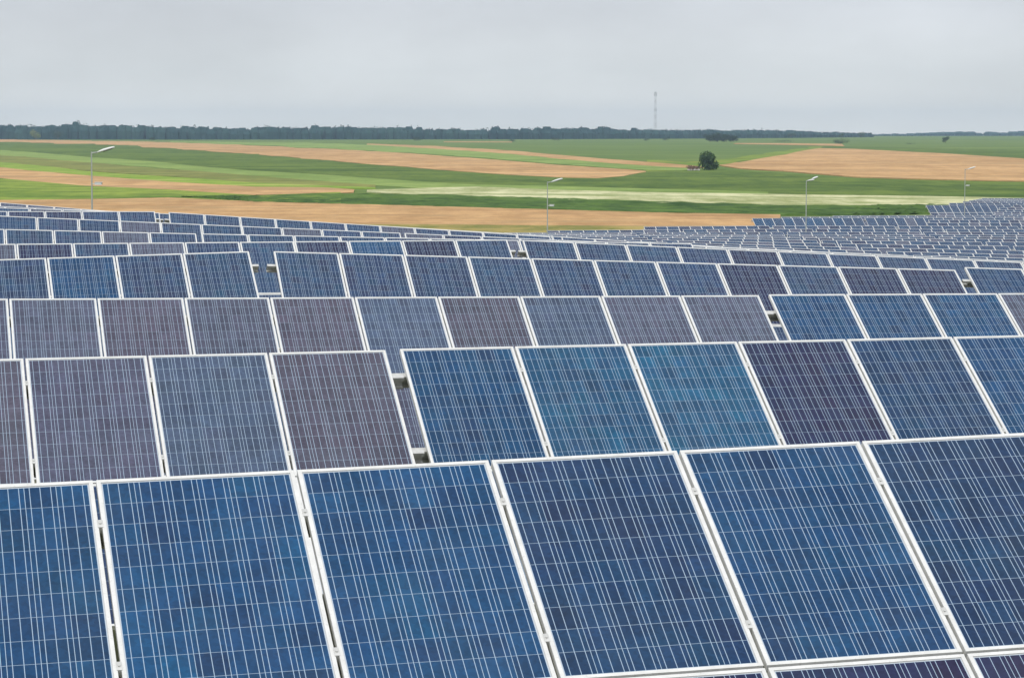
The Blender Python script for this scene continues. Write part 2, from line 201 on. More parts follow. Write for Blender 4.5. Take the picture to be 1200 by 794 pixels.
def mat_cells():
    g = G('polycrystalline_cells'); v = g.obj()
    sx = g.n('ShaderNodeSeparateXYZ'); g.l(v, sx.inputs[0]); X, Y = sx.outputs[0], sx.outputs[1]
    oi = g.n('ShaderNodeObjectInfo'); rnd = oi.outputs['Random']
    px, py = 0.1565, 0.1595
    u = g.math('ADD', g.math('DIVIDE', X, px), 3.0); t = g.math('ADD', g.math('DIVIDE', Y, py), 5.0)
    iu, it = g.math('FLOOR', u), g.math('FLOOR', t); fu, ft = g.math('FRACT', u), g.math('FRACT', t)
    # per-cell tone
    cb = g.n('ShaderNodeCombineXYZ'); g.l(iu, cb.inputs[0]); g.l(it, cb.inputs[1]); g.l(g.math('MULTIPLY', rnd, 91.7), cb.inputs[2])
    wn = g.n('ShaderNodeTexWhiteNoise', noise_dimensions='3D'); g.l(cb.outputs[0], wn.inputs['Vector'])
    ws = g.n('ShaderNodeSeparateColor'); g.l(wn.outputs['Color'], ws.inputs[0])
    # crystal grain, shifted per module and per cell
    off = g.n('ShaderNodeVectorMath', operation='MULTIPLY_ADD'); g.l(wn.outputs['Color'], off.inputs[0]); off.inputs[1].default_value = (3, 3, 0); g.l(v, off.inputs[2])
    vo = g.n('ShaderNodeTexVoronoi'); vo.inputs['Scale'].default_value = 55; vo.inputs['Randomness'].default_value = 1; g.l(off.outputs[0], vo.inputs['Vector'])
    vs_ = g.n('ShaderNodeSeparateColor'); g.l(vo.outputs['Color'], vs_.inputs[0])
    grain = g.rng(vs_.outputs[0], 0, 1, 0.86, 1.15)
    cells = g.rng(ws.outputs[0], 0, 1, 0.88, 1.13)
    blot = g.rng(g.noise(off.outputs[0], 7, 2), .3, .7, 0.86, 1.14)
    k = g.math('MULTIPLY', g.math('MULTIPLY', grain, cells), blot)
    tint = oi.outputs['Color']
    ts = g.n('ShaderNodeSeparateColor'); g.l(tint, ts.inputs[0]); amt = g.rng(ts.outputs[0], .03, .05, 1, .22)   # pale modules are more even
    c1 = g.mix(g.math('MULTIPLY', amt, g.rng(ws.outputs[1], .3, 1, 0, 1)), tint, (0.92, 1.15, 1.06), 'MULTIPLY')
    c1 = g.mix(g.math('MULTIPLY', amt, g.rng(ws.outputs[2], .6, 1, 0, 1)), c1, (1.10, 0.80, 0.82), 'MULTIPLY')
    wide = g.n('ShaderNodeVectorMath', operation='MULTIPLY_ADD'); g.l(rnd, wide.inputs[0]); wide.inputs[1].default_value = (17, 31, 9); g.l(v, wide.inputs[2])
    c1 = g.mix(g.math('MULTIPLY', amt, g.rng(g.noise(wide.outputs[0], 1.9, 3, .6), .48, .74, 0, 1)), c1, (1.0, 1.32, 1.20), 'MULTIPLY')  # soft cloud reflections painted into the cell colour as broad teal patches
    vm = g.n('ShaderNodeVectorMath', operation='SCALE'); g.l(c1, vm.inputs[0]); g.l(k, vm.inputs['Scale'])
    # lines: three busbars and the gap between cells; thin gap between cells in the string
    def line(f, c, hw): return g.math('LESS_THAN', g.math('ABSOLUTE', g.math('SUBTRACT', f, c)), hw)
    bars = g.math('MAXIMUM', g.math('MAXIMUM', line(fu, 1/6, .0115), line(fu, .5, .0115)), line(fu, 5/6, .0115))
    gv = g.math('MAXIMUM', g.math('LESS_THAN', fu, .0095), g.math('GREATER_THAN', fu, .9905))
    gh = g.math('MAXIMUM', g.math('LESS_THAN', ft, .0075), g.math('GREATER_THAN', ft, .9925))
    gh2 = gh
    edge = g.math('MAXIMUM', g.math('GREATER_THAN', g.math('ABSOLUTE', X), 3 * px + .0015), g.math('GREATER_THAN', g.math('ABSOLUTE', Y), 5 * py + .0012))
    tabs = g.math('GREATER_THAN', g.math('ABSOLUTE', Y), 5 * py)
    c = g.mix(bars, vm.outputs[0], (0.35, 0.46, 0.58)); c = g.mix(gv, c, (0.37, 0.48, 0.59)); c = g.mix(gh2, c, (0.34, 0.44, 0.54))
    c = g.mix(edge, c, (0.56, 0.58, 0.60))
    # film of dust, thicker in streaks and along the lower edge
    d = g.noise(g.mapping(g.pos(), (1.3, 1.3, .5)), 1.7, 5, .6)
    dust = g.math('MULTIPLY', g.rng(d, .35, .75, 0.004, 0.035), 1.0)
    c = g.mix(dust, c, (0.46, 0.44, 0.40))
    g.base(c, 0.16, 0.13); g.p.inputs['IOR'].default_value = 1.45
    rough = g.rng(d, .3, .8, 0.12, 0.26); g.l(rough, g.p.inputs['Roughness'])
    return g.m
ALU, STEEL, SHEET, CELLS = mat_alu(), mat_steel(), mat_sheet(), mat_cells()

def mat_field(name, a, b, c=None, stripe=(0.02, 0.5), rot=0.0, spots=None, bump=0.0):
    """crop or stubble: colour a to b in long drifts along the rows, fine tufts, optional patches c"""
    g = G(name); p = g.pos()
    n1 = g.noise(g.mapping(p, (stripe[0], stripe[1], 0), (0, 0, rot)), 1.0, 5, .62)
    n2 = g.noise(g.mapping(p, (.16, .045, .1)), 1.0, 5, .78)
    n3 = g.noise(g.mapping(p, (.010, .010, 0), (0, 0, rot)), 1.0, 6, .7)
    f = g.math('ADD', g.math('MULTIPLY', n1, .45), g.math('ADD', g.math('MULTIPLY', n2, .50), g.math('MULTIPLY', n3, .35)))
    col = g.mix(g.rng(f, .555, .735, 0, 1), a, b)
    if c: col = g.mix(g.rng(g.noise(g.mapping(p, (stripe[0]*1.6, stripe[1]*.6, 0), (0, 0, rot + .3)), 1.0, 6, .68), .53, .62, 0, .8), col, c)
    return g.base(col, 0.95, 0.12)
TANA, TANB = (0.360, 0.205, 0.080), (0.600, 0.370, 0.165)
FM = {
 'tan': mat_field('ripe_wheat', TANA, TANB, (0.36, 0.24, 0.11), (0.02, 0.22), -.15),
 'tan2': mat_field('ripe_wheat_fine', TANA, TANB, (0.40, 0.26, 0.12), (0.006, 0.05), .1),
 'dgreen': mat_field('dark_crop', (0.048, 0.094, 0.009), (0.135, 0.195, 0.026), (0.095, 0.160, 0.020), (0.012, 0.06), .1),
 'lgreen': mat_field('light_crop', (0.162, 0.243, 0.051), (0.273, 0.356, 0.087), (0.123, 0.202, 0.029), (0.01, 0.08), .1),
 'brown': mat_field('thin_crop', (0.145, 0.154, 0.033), (0.251, 0.259, 0.061), (0.119, 0.186, 0.025), (0.010, 0.08), .1),
 'bgreen': mat_field('bright_crop', (0.145, 0.252, 0.017), (0.264, 0.359, 0.044), (0.448, 0.438, 0.122), (0.012, 0.09), .1),
 'bgreen_': mat_field('meadow', (0.119, 0.194, 0.017), (0.224, 0.292, 0.035), (0.224, 0.226, 0.035), (0.012, 0.03), .1),
 'patchy': mat_field('mixed_grass', (0.106, 0.186, 0.016), (0.264, 0.332, 0.044), (0.059, 0.113, 0.012), (0.025, 0.11), .05),
 'corn': mat_field('maize', (0.026, 0.066, 0.008), (0.100, 0.175, 0.026), None, (0.10, 0.25), 0),
 'pale': mat_field('pale_fallow', (0.260, 0.290, 0.100), (0.640, 0.620, 0.360), (0.170, 0.230, 0.050), (0.010, 0.07), 0),
 'verge': mat_field('rough_verge', (0.140, 0.160, 0.030), (0.380, 0.290, 0.090), (0.100, 0.145, 0.020), (0.05, 0.10), 0),
}
def mat_soil():
    g = G('array_grass'); p = g.pos()
    n = g.noise(p, 1.1, 6, .65); n2 = g.noise(p, 9, 4, .7)
    c = g.mix(g.rng(n, .38, .62, 0, 1), (0.075, 0.085, 0.030), (0.150, 0.140, 0.070)); c = g.mix(g.rng(n2, .3, .8, 0, .6), c, (0.05, 0.075, 0.018))
    sx = g.n('ShaderNodeSeparateXYZ'); g.l(p, sx.inputs[0])
    f = g.mapping(p, (.01, .03, 0)); n3 = g.noise(f, 1, 6, .65); n4 = g.noise(g.mapping(p, (.004, .012, 0)), 1, 4, .6)
    far = g.mix(g.rng(n3, .35, .65, 0, 1), (0.080, 0.135, 0.018), (0.180, 0.240, 0.044)); far = g.mix(g.rng(n4, .42, .62, 0, .7), far, (0.090, 0.160, 0.026))
    c = g.mix(g.rng(sx.outputs[1], 300, 420, 0, 1), c, far); return g.base(c, 0.95, 0.15)
SOIL = mat_soil()
def mat_leaf(name, a, b, scale=.5):
    g = G(name); p = g.pos(); n = g.noise(p, scale, 5, .7); c = g.mix(g.rng(n, .35, .65, 0, 1), a, b); g.base(c, 0.75, 0.2); return g.m
LEAF = mat_leaf('leaf_dark', (0.022, 0.055, 0.014), (0.085, 0.150, 0.035), .9)
LEAF4 = mat_leaf('leaf_far_bush', (0.008, 0.028, 0.006), (0.030, 0.065, 0.012), .3)
LEAF2 = mat_leaf('leaf_forest', (0.006, 0.042, 0.050), (0.034, 0.090, 0.080), .05)  # blue of distant haze mixed into the leaf colour
LEAF3 = mat_leaf('leaf_yellowish', (0.16, 0.19, 0.05), (0.24, 0.26, 0.09), .5)
BARK = mat_leaf('bark', (0.09, 0.07, 0.05), (0.16, 0.13, 0.10), 3)

# ------------------------------------------------------------------ terrain
H = make_terrain(SURVEY, PROFILE)
def hz(x, y): return float(H(x, y)[0])
def build_ground():
    ys = np.concatenate([np.arange(-60, 14, 4.0), np.arange(14, 130, 2.0), 130 * np.exp(np.linspace(0, math.log(6500 / 130.), 200))])
    nx = 150; s = np.linspace(-1, 1, nx); s = np.sign(s) * np.abs(s) ** 1.6
    half = np.maximum(75, 60 + ys * .55)
    Xg = s[None] * half[:, None]; Yg = np.repeat(ys[:, None], nx, 1); Zg = H(Xg, Yg)
    V = np.stack([Xg, Yg, Zg], -1).reshape(-1, 3)
    F = [(j*nx+i, j*nx+i+1, (j+1)*nx+i+1, (j+1)*nx+i) for j in range(len(ys)-1) for i in range(nx-1)]
    struct(link('ground', mesh('ground', V, F, [SOIL], smooth=True)))
build_ground()
def field(name, key, m, off, amp=0.0, nt_=None, kind='structure', label=None, step=None):
    L = np.array(FIELDS[key]); n = max(2, nt_ or 10)
    step = step or 12.0
    P = []
    for i in range(len(L) - 1):
        d = np.hypot(*(L[i+1, :2] - L[i, :2])); k = max(1, int(d / step))
        for t in range(k): P.append(L[i] + (L[i+1] - L[i]) * t / k)
    P.append(L[-1]); P = np.array(P)
    # ragged edges, as real field margins have
    rs = np.random.RandomState(len(key) * 7 + len(P))
    def jag(n_, a): 
        r = rs.randn(n_ + 8); r = np.convolve(r, np.ones(5) / 5, 'same')[4:-4]; return r * a
    dep = P[:, 3] - P[:, 1]; P[:, 1] += jag(len(P), 1) * np.minimum(np.abs(dep) * .10, P[:, 1] ** 2 * 1.6e-5); P[:, 3] += jag(len(P), 1) * np.minimum(np.abs(dep) * .10, P[:, 3] ** 2 * 1.6e-5)
    t = np.linspace(0, 1, n + 1)[:, None]
    Xg = P[None, :, 0] * (1 - t) + P[None, :, 2] * t; Yg = P[None, :, 1] * (1 - t) + P[None, :, 3] * t
    Zg = H(Xg, Yg) + off
    if not amp:                                      # the crop stands a little above the soil: close its near and far edges
        Xg = np.vstack([Xg[:1], Xg, Xg[-1:]]); Yg = np.vstack([Yg[:1] - .02, Yg, Yg[-1:] + .02]); Zg = np.vstack([Zg[:1] - off - .4, Zg, Zg[-1:] - off - .4]); n += 2
    if amp:
        Zg = Zg + rs.rand(*Zg.shape) * amp; Xg = Xg + (rs.rand(*Xg.shape) - .5) * step * .5
        Zg[0] -= off + .3; Zg[-1] -= off
    c = len(P); V = np.stack([Xg, Yg, Zg], -1).reshape(-1, 3)
    F = [(j*c+i, j*c+i+1, (j+1)*c+i+1, (j+1)*c+i) for j in range(n) for i in range(c-1)]
    o = link(name, mesh(name, V, F, [m], smooth=False)); o['kind'] = kind
    if label: o['label'] = label; o['category'] = 'crop'
    return o
order = [('dark_green', 'green_field', 'dgreen'), ('dark_right', 'green_field', 'dgreen'), ('mid_right', 'green_field', 'bgreen_'), ('light_green', 'light_green_field', 'lgreen'), ('brown_mix', 'mixed_field', 'brown'), ('green_thin', 'green_strip', 'bgreen'),
 ('tan_far', 'wheat_field', 'tan2'), ('light_strip', 'light_green_field', 'lgreen'), ('tan_thin', 'wheat_strip', 'tan2'), ('tan_sliver', 'wheat_strip', 'tan2'),
 ('tan_mid', 'wheat_field', 'tan2'), ('pale', 'pale_field', 'pale'), ('green_patchy', 'grass_field', 'patchy'), ('orange', 'wheat_field', 'tan'), ('verge', 'grass_verge', 'verge'),
 ('tan_right', 'wheat_field', 'tan2'), ('tan_line', 'wheat_strip', 'tan2')]
for i, (key, nm, mk) in enumerate(order):
    field(nm, key, FM[mk], 0.05 + .014 * i)
field('maize_crop', 'corn', FM['corn'], 0.12, amp=0.24, nt_=46, kind='stuff', step=1.6, label='dense dark green strip of maize behind the front wheat field')

# ------------------------------------------------------------------ haze
def haze():
    b = MB(); b.box(-3800, 3800, -70, 6600, -12, 62); 
    m = bpy.data.materials.new('haze_air'); m.use_nodes = True; t = m.node_tree; t.nodes.clear()
    o = t.nodes.new('ShaderNodeOutputMaterial'); v = t.nodes.new('ShaderNodeVolumePrincipled')
    v.inputs['Color'].default_value = (0.62, 0.82, 1.0, 1); v.inputs['Density'].default_value = HAZE; v.inputs['Anisotropy'].default_value = 0.0
    t.links.new(v.outputs[0], o.inputs['Volume'])
    struct(link('haze', b.me('haze', [m])), 'stuff')
HAZE = 0.000115
haze()

# ------------------------------------------------------------------ solar tables
PSI, TILT, PITCH, TOPH = R(13.112), R(31.85), 1.012, 2.45
NMOD = 11
LEN = NMOD * PITCH
TM = Matrix.Rotation(TILT, 4, 'X')
YT = 1.666 * math.cos(TILT)                     # plan distance from table centre line to its top edge
def plane(a, b, c):                              # a along the row from the left end, b down from the top edge, c along the normal
    return Vector((a - LEN / 2, YT - b * math.cos(TILT) - c * math.sin(TILT), TOPH - b * math.sin(TILT) + c * math.cos(TILT)))
def pm(a, b, c): return Matrix.Translation(plane(a, b, c)) @ TM

def ring(hw, hh, lip, z0, z1, mb):
    o = [(-hw, -hh), (hw, -hh), (hw, hh), (-hw, hh)]; i = [(-hw+lip, -hh+lip), (hw-lip, -hh+lip), (hw-lip, hh-lip), (-hw+lip, hh-lip)]
    b = len(mb.v)
    for z in (z0, z1):
        for x, y in o: mb.v.append(Vector((x, y, z)))
        for x, y in i: mb.v.append(Vector((x, y, z)))
    for k in range(4):
        l = (k + 1) % 4
        mb.f += [(b+8+k, b+8+l, b+12+l, b+12+k), (b+k, b+4+k, b+4+l, b+l), (b+k, b+l, b+8+l, b+8+k), (b+4+l, b+4+k, b+12+k, b+12+l)]
        mb.i += [0] * 4
fr = MB(); ring(MW/2, MH/2, .0205, -.040, 0, fr); FRAME = fr.me('module_frame', [ALU])
lm = MB(); lm.box(-MW/2 + .021, MW/2 - .021, -MH/2 + .021, MH/2 - .021, -.012, -.005, mi=1, top=0); LAMI = lm.me('module_laminate', [CELLS, SHEET])
fa = MB(); ring(MW/2, MH/2, .0215, -.040, 0, fa); nfa = len(fa.f); fa.i = [2] * nfa
fa.box(-MW/2 + .022, MW/2 - .022, -MH/2 + .022, MH/2 - .022, -.012, -.005, mi=1, top=0); FARM = fa.me('module_far', [CELLS, SHEET, ALU])

# C-section purlin, open down the slope: web on the uphill side
pu = MB()
def cbar(mb, L0, L1):
    mb.box(L0, L1, .046, .050, -.118, 0); mb.box(L0, L1, 0, .0455, -.004, 0); mb.box(L0, L1, 0, .0455, -.118, -.114)
    mb.box(L0, L1, -.0045, -.0005, -.036, 0); mb.box(L0, L1, -.0045, -.0005, -.118, -.100)
cbar(pu, -.12, LEN + .10)
PURL = pu.me('purlin', [STEEL])
pb = [0.34, 1.36, 2.01, 3.03]
ra = MB(); ra.box(-.03, .03, -1.55, 1.55, -.22, -.122); RAFT = ra.me('rafter', [STEEL])
def post_me(b):
    m = MB(); p = plane(LEN/2, b, -.224); z = p.z
    m.box(-.05, .05, -.003, .003, -.35, z); m.box(-.05, -.044, -.035, -.0035, -.35, z); m.box(.044, .05, -.035, -.0035, -.35, z)
    return m.me('post', [STEEL]), p.y
PF, PFy = post_me(2.65); PBk, PBy = post_me(.70)
br = MB(); p1 = Vector((0.056, PBy, .75)); p2 = Vector((0.056, plane(0, 2.1, -.18).y, plane(0, 2.1, -.18).z)); br.tube(p1, p2, .022, .022, 8); BRACE = br.me('brace', [STEEL])
cl = MB(); cl.box(-.0088, .0088, -.028, .028, -.042, .000); cl.box(-.013, .013, -.028, .028, .0005, .003); cl.tube((0, 0, .003), (0, 0, .009), .0065, .0065, 6); CLAMP = cl.me('module_clamp', [STEEL])

def child(name, me, root, M):
    o = bpy.data.objects.new(name, me); COL.objects.link(o); o.parent = root; o.matrix_basis = M; return o
CHK = [('b', (0.008, 0.047, 0.124)), ('t', (0.011, 0.068, 0.148)), ('w', (0.008, 0.047, 0.128)), ('m', (0.010, 0.036, 0.096)), ('n', (0.016, 0.021, 0.064)), ('p', (0.070, 0.075, 0.120)), ('g', (0.056, 0.082, 0.140)), ('v', (0.074, 0.071, 0.106)), ('d', (0.020, 0.042, 0.100))]
TINT = dict(CHK)
def tint(ch, rs):
    c = TINT[ch]; k = 0.92 + rs.random() * .16
    return (c[0] * k, c[1] * k * (.97 + rs.random() * .06), c[2] * k, 1)
def make_table(detail):
    """detail 2: frames, clamps; 1: frames; 0: simple modules"""
    root = empty('solar_panel_table')
    for tier in (0, 1):
        for j in range(NMOD):
            M = pm((j + .5) * PITCH, .825 + tier * 1.667, 0)
            if detail >= 1:
                o = child('solar_module', LAMI, root, M); child('module_frame', FRAME, o, Matrix())
            else: o = child('solar_module', FARM, root, M)
    for b in pb: child('purlin', PURL, root, pm(0, b, -.041))
    for k in range(4):
        a = 1.3 + k * (LEN - 2.6) / 3
        child('rafter', RAFT, root, pm(a, 1.666, -.041))
        child('front_post', PF, root, Matrix.Translation((a - LEN/2, PFy, 0))); child('rear_post', PBk, root, Matrix.Translation((a - LEN/2, PBy, 0)))
        child('brace', BRACE, root, Matrix.Translation((a - LEN/2, 0, 0)))
    if detail == 2:
        for b in pb:
            for j in range(1, NMOD): child('module_clamp', CLAMP, root, pm(j * PITCH, b, 0))
    return root
def copy_tree(o, parent=None):
    c = o.copy(); COL.objects.link(c)
    if parent is not None: c.parent = parent; c.matrix_parent_inverse = Matrix()
    for ch in CH[o.name]: copy_tree(ch, c)
    return c
CH = {}
def index(o):
    CH[o.name] = list(o.children)
    for c in o.children: index(c)
PROTO = {d: make_table(d) for d in (0, 1, 2)}
for d in PROTO: index(PROTO[d])
used = set()
rdir = lambda g: Vector((math.cos(PSI) * math.cos(g), math.sin(PSI) * math.cos(g), math.sin(g)))
random.seed(5)
def place(x, y, ztop, g, detail, tints, label, group):
    """x, y, ztop: world position of the top left corner; g: fall of the ground along the row"""
    if detail in used: t = copy_tree(PROTO[detail])
    else: t = PROTO[detail]; used.add(detail)
    rot = Matrix.Rotation(PSI, 4, 'Z') @ Matrix.Rotation(-g, 4, 'Y')
    corner = rot @ plane(0, 0, 0)
    t.rotation_euler = rot.to_euler(); t.location = Vector((x, y, ztop)) - corner
    mods = [c for c in t.children if c.name.startswith('solar_module')]
    rs = random.Random(int(x * 100) + int(y * 37))
    mods.sort(key=lambda c: (-round(c.matrix_basis.translation.z, 2), c.matrix_basis.translation.x))
    for i, c in enumerate(mods):
        ch = tints[i] if tints and i < len(tints) and tints[i] != '.' else rs.choice('bmddndnmp' if detail else 'ddmdndpm')
        c.color = tint(ch, rs)
    tag(t, label, 'solar array', group)
    return t

# near tables, surveyed.  Tints: upper tier left to right
NEAR = {
 '1':  (2, '..bwbmwmbmb' + 'nnnnnnnnnnn', 'nearest solar panel table, large blue modules filling the bottom of the photo'),
 '2L': (2, '.......vpgv', 'greyish purple panel table in the second row, left of the narrow gap'),
 '2R': (2, 'bttnmbbdbnb', 'bright teal blue panel table in the second row, right of the narrow gap'),
 '3L': (1, 'pppvpvgvgpp', 'greyish purple panel table filling most of the third row, ending at a narrow gap'),
 '3R': (1, 'bbbpdbbnbdb', 'bright blue panel table in the third row at the right edge of the photo'),
 '4L': (1, '.......dbdd', 'panel table in the fourth row, left of the wide gap'),
 '4R': (1, 'dddddddndnn', 'complete eleven module panel table in the fourth row, right of the wide gap'),
 '5L': (1, 'dpndpddnbnd', 'panel table in the fifth row ending at the gap in the middle of the photo'),
 '5R': (1, 'ddddndddddn', 'panel table in the fifth row on the ridge, right of the gap in the middle'),
}
ROWS = {}
for row, nm, x, y, z, g in MEASURED:
    ROWS.setdefault(row, []).append((nm, x, y, z, g))
rh = Vector((math.cos(PSI), math.sin(PSI), 0)); nh = Vector((-math.sin(PSI), math.cos(PSI), 0))
ORD = ['first', 'second', 'third', 'fourth', 'fifth', 'sixth', 'seventh', 'eighth', 'ninth', 'tenth', 'eleventh', 'twelfth']
def px_of(x, y): return 600 + FPX * x / max(y, 1)
count = 0
SPANS = []; LABS = []
for row in range(1, 42):
    n0 = 13.58 + 9.03 * (row - 1); spans = []
    for nm, x, y, z, g in ROWS.get(row, []):
        s0 = x * rh.x + y * rh.y; spans.append((s0, nm, x, y, z, g))
    gap = 0.30 if row > 3 else 0.14
    def std(s0, n):
        e = s0 + LEN; za = hz(s0 * rh.x + n * nh.x, s0 * rh.y + n * nh.y) + TOPH; zb = hz(e * rh.x + n * nh.x, e * rh.y + n * nh.y) + TOPH
        return (s0, None, s0 * rh.x + n * nh.x, s0 * rh.y + n * nh.y, za, math.atan2(zb - za, LEN))
    if spans:
        spans.sort(); a = spans[0]; nA = a[2] * nh.x + a[3] * nh.y
        s = a[0] - LEN - gap
        while px_of((s + LEN) * rh.x + nA * nh.x, (s + LEN) * rh.y + nA * nh.y) > -60: spans.append(std(s, nA)); s -= LEN + gap
        b = sorted(spans)[-1]; nB = b[2] * nh.x + b[3] * nh.y; s = b[0] + LEN + (gap if row != 3 else .14)
        if row == 4: s = b[0] + LEN + .14
        while px_of(s * rh.x + nB * nh.x, s * rh.y + nB * nh.y) < 1260: spans.append(std(s, nB)); s += LEN + gap
        lim = None
    else:
        lim = LEFT.get(row); s = -60 + (row * 3.7 % 11) if lim is None else lim
        while px_of(s * rh.x + n0 * nh.x, s * rh.y + n0 * nh.y) < 1250:
            if px_of((s + LEN) * rh.x + n0 * nh.x, (s + LEN) * rh.y + n0 * nh.y) > -60: spans.append(std(s, n0))
            s += LEN + gap
    spans.sort(); vis = 0
    SPANS.append((row, len(spans)))
    for k, (s0, nm, x, y, z, g) in enumerate(spans):
        pl, pr = px_of(x, y), px_of(x + LEN * rh.x, y + LEN * rh.y); outside = 'left' if pr < 4 else 'right' if pl > 1196 else None
        if nm in NEAR: d, ti, lab = NEAR[nm]; grp = 'solar panel tables in the near rows'
        elif row <= 5: d, ti, grp = 1, None, 'solar panel tables in the near rows'; lab = 'panel table in the %s row from the front, cut by the %s edge' % (ORD[row-1], 'left' if px_of(x, y) < 100 else 'right')
        elif row <= 11:
            d, ti, grp = 0, None, 'solar panel tables on the ridge'
            lab = 'panel table in the %s row, on the ridge, %s from the left' % (ORD[row-1], ORD[min(vis, 11)]); vis += 0 if outside else 1
        else:
            d, ti = 0, None
            if row == 24 and k == 0: grp = 'distant solar panel tables'; lab = 'distant panel table whose left end juts into the wheat field'
            elif row == 27 and k == 0: grp = 'distant solar panel tables'; lab = 'distant bright blue panel table starting its row in front of the maize strip'; ti = 'bbdbdbbdbdd'
            elif row == 34 and k == 0: grp = 'distant solar panel tables'; lab = 'farthest fully visible panel table, its left end beside the pale field'; ti = 'ddddddddddd'
            elif row <= 16: grp = 'panel tables in the hollow behind the ridge'; lab = 'small panel table in the hollow just behind the ridge'
            elif row <= 24: grp = 'panel tables of the middle distance'; lab = 'small panel table in the tightly packed rows of the middle distance'
            elif row <= 33: grp = 'panel tables beside the maize strip'; lab = 'tiny panel table in the far rows at the right, level with the maize strip'
            else: grp = 'farthest panel tables'; lab = 'tiny panel table in the farthest rows at the right edge, below the green field'
        if outside and row <= 11: lab = 'panel table of the %s row standing just beyond the %s edge' % (ORD[row-1], outside)
        place(x, y, z, g, d, ti, lab, grp); count += 1; LABS.append(lab)
print('tables', count, SPANS)

# ------------------------------------------------------------------ lamps
PAINT = mat_leaf('lamp_paint', (0.74, 0.76, 0.74), (0.82, 0.83, 0.80), 4)
POLEM = mat_leaf('pole_galvanised', (0.40, 0.43, 0.40), (0.48, 0.51, 0.47), 5)
DARK = mat_leaf('dark_lens', (0.05, 0.05, 0.055), (0.09, 0.09, 0.10), 5)
def lamp(x, y, z, h, label, heads=1, cam_h=None, yaw=0.0):
    t = empty('street_lamp', (x, y, z)); t.rotation_euler = (0, 0, yaw)
    m = MB(); m.tube((0, 0, -.3), (0, 0, h), .055, .030, 12); m.tube((0, 0, 0), (0, 0, .25), .12, .10, 12); child('pole', m.me('pole', [POLEM]), t, Matrix())
    def head(A, B, sc=1.0):
        A = Vector(A); B = Vector(B); a = MB(); a.tube((0, 0, h - .06), A, .035, .028, 8); child('arm', a.me('arm', [POLEM]), t, Matrix())
        d = (B - A); L = d.length; Mx = Matrix.Translation(A) @ d.to_track_quat('X', 'Z').to_matrix().to_4x4()
        secs = [(-.02, .04, .03), (.1*L, .085, .05), (.35*L, .13, .075), (.7*L, .15, .07), (.93*L, .11, .05), (L, .05, .025)]
        v = []; f = []; n = 10
        for (sx, wy, hh) in secs:
            for k in range(n):
                th = 2 * math.pi * k / n; zz = math.sin(th) * hh; v.append(Mx @ Vector((sx, math.cos(th) * wy * sc, (zz if zz > 0 else zz * .45) * sc)))
        for q in range(len(secs) - 1):
            for k in range(n): l = (k+1) % n; f.append((q*n+k, (q+1)*n+k, (q+1)*n+l, q*n+l))
        f.append(tuple(range(n))); f.append(tuple(reversed(range((len(secs)-1)*n, len(secs)*n))))
        hd = child('lamp_head', mesh('lamp_head', v, f, [PAINT], smooth=True), t, Matrix())
        ln = MB(); ln.box(.30*L, .85*L, -.09, .09, -.05, -.036, Mx); child('lens', ln.me('lens', [DARK]), hd, Matrix())
    if heads == 1: head((.30, 0, h - .02), (1.10, 0, h + .22), 1.15)
    else:
        head((.08, -.05, h - .02), (.62, -.25, h + .06)); head((.50, .35, h + .12), (1.0, .6, h + .30))
    if cam_h:
        c = MB(); c.tube((0, 0, cam_h), (.16, 0, cam_h), .02, .02, 6); c.box(.15, .47, -.07, .07, cam_h - .05, cam_h + .07); c.box(.13, .52, -.085, .085, cam_h + .072, cam_h + .085)
        o = child('security_camera', c.me('security_camera', [PAINT]), t, Matrix()); q = MB(); q.tube((.47, 0, cam_h + .01), (.49, 0, cam_h + .01), .045, .045, 10); child('lens', q.me('lens', [DARK]), o, Matrix())
    tag(t, label, 'street lamp', 'street lamps around the solar farm'); return t
LL = LAMPS
lamp(*LL[0], 'tall white street lamp on the left, pole rising behind the top solar row', 1, LL[0][3] - 1.5)
lamp(*LL[1], 'street lamp in the middle with a small camera box halfway up its pole', 1, LL[1][3] - 1.72)
lamp(*LL[2], 'street lamp with two white heads standing before the green field', 2, None)
lamp(*LL[3], 'farthest street lamp, its head against the wheat field at the right', 1, LL[3][3] - 1.75)

# ------------------------------------------------------------------ trees and bushes
def cards(rs, cx, cy, cz, rx, ry, rz, n, sz, V, F, shell=.45, lumps=6):
    L = [(cx + rs.uniform(-.55, .55) * rx, cy + rs.uniform(-.55, .55) * ry, cz + rs.uniform(-.5, .5) * rz, rs.uniform(.42, .66)) for _ in range(lumps)]
    for k in range(n):
        l = L[k % lumps]
        while True:
            d = Vector((rs.gauss(0, 1), rs.gauss(0, 1), rs.gauss(0, 1)))
            if d.length > .1: break
        d.normalize(); q = shell + (1 - shell) * rs.random() ** .6
        p = Vector((l[0] + d.x * rx * l[3] * q, l[1] + d.y * ry * l[3] * q, l[2] + d.z * rz * l[3] * q))
        nrm = (d + Vector((rs.gauss(0, .5), rs.gauss(0, .5), rs.gauss(0, .5)))).normalized(); a = nrm.orthogonal().normalized(); b = nrm.cross(a)
        th = rs.random() * 6.28; a, b = a * math.cos(th) + b * math.sin(th), b * math.cos(th) - a * math.sin(th)
        s = sz * rs.uniform(.6, 1.3); i = len(V); V += [p - a*s*.5, p + b*s*.32, p + a*s*.5, p - b*s*.32]; F.append((i, i+1, i+2, i+3))
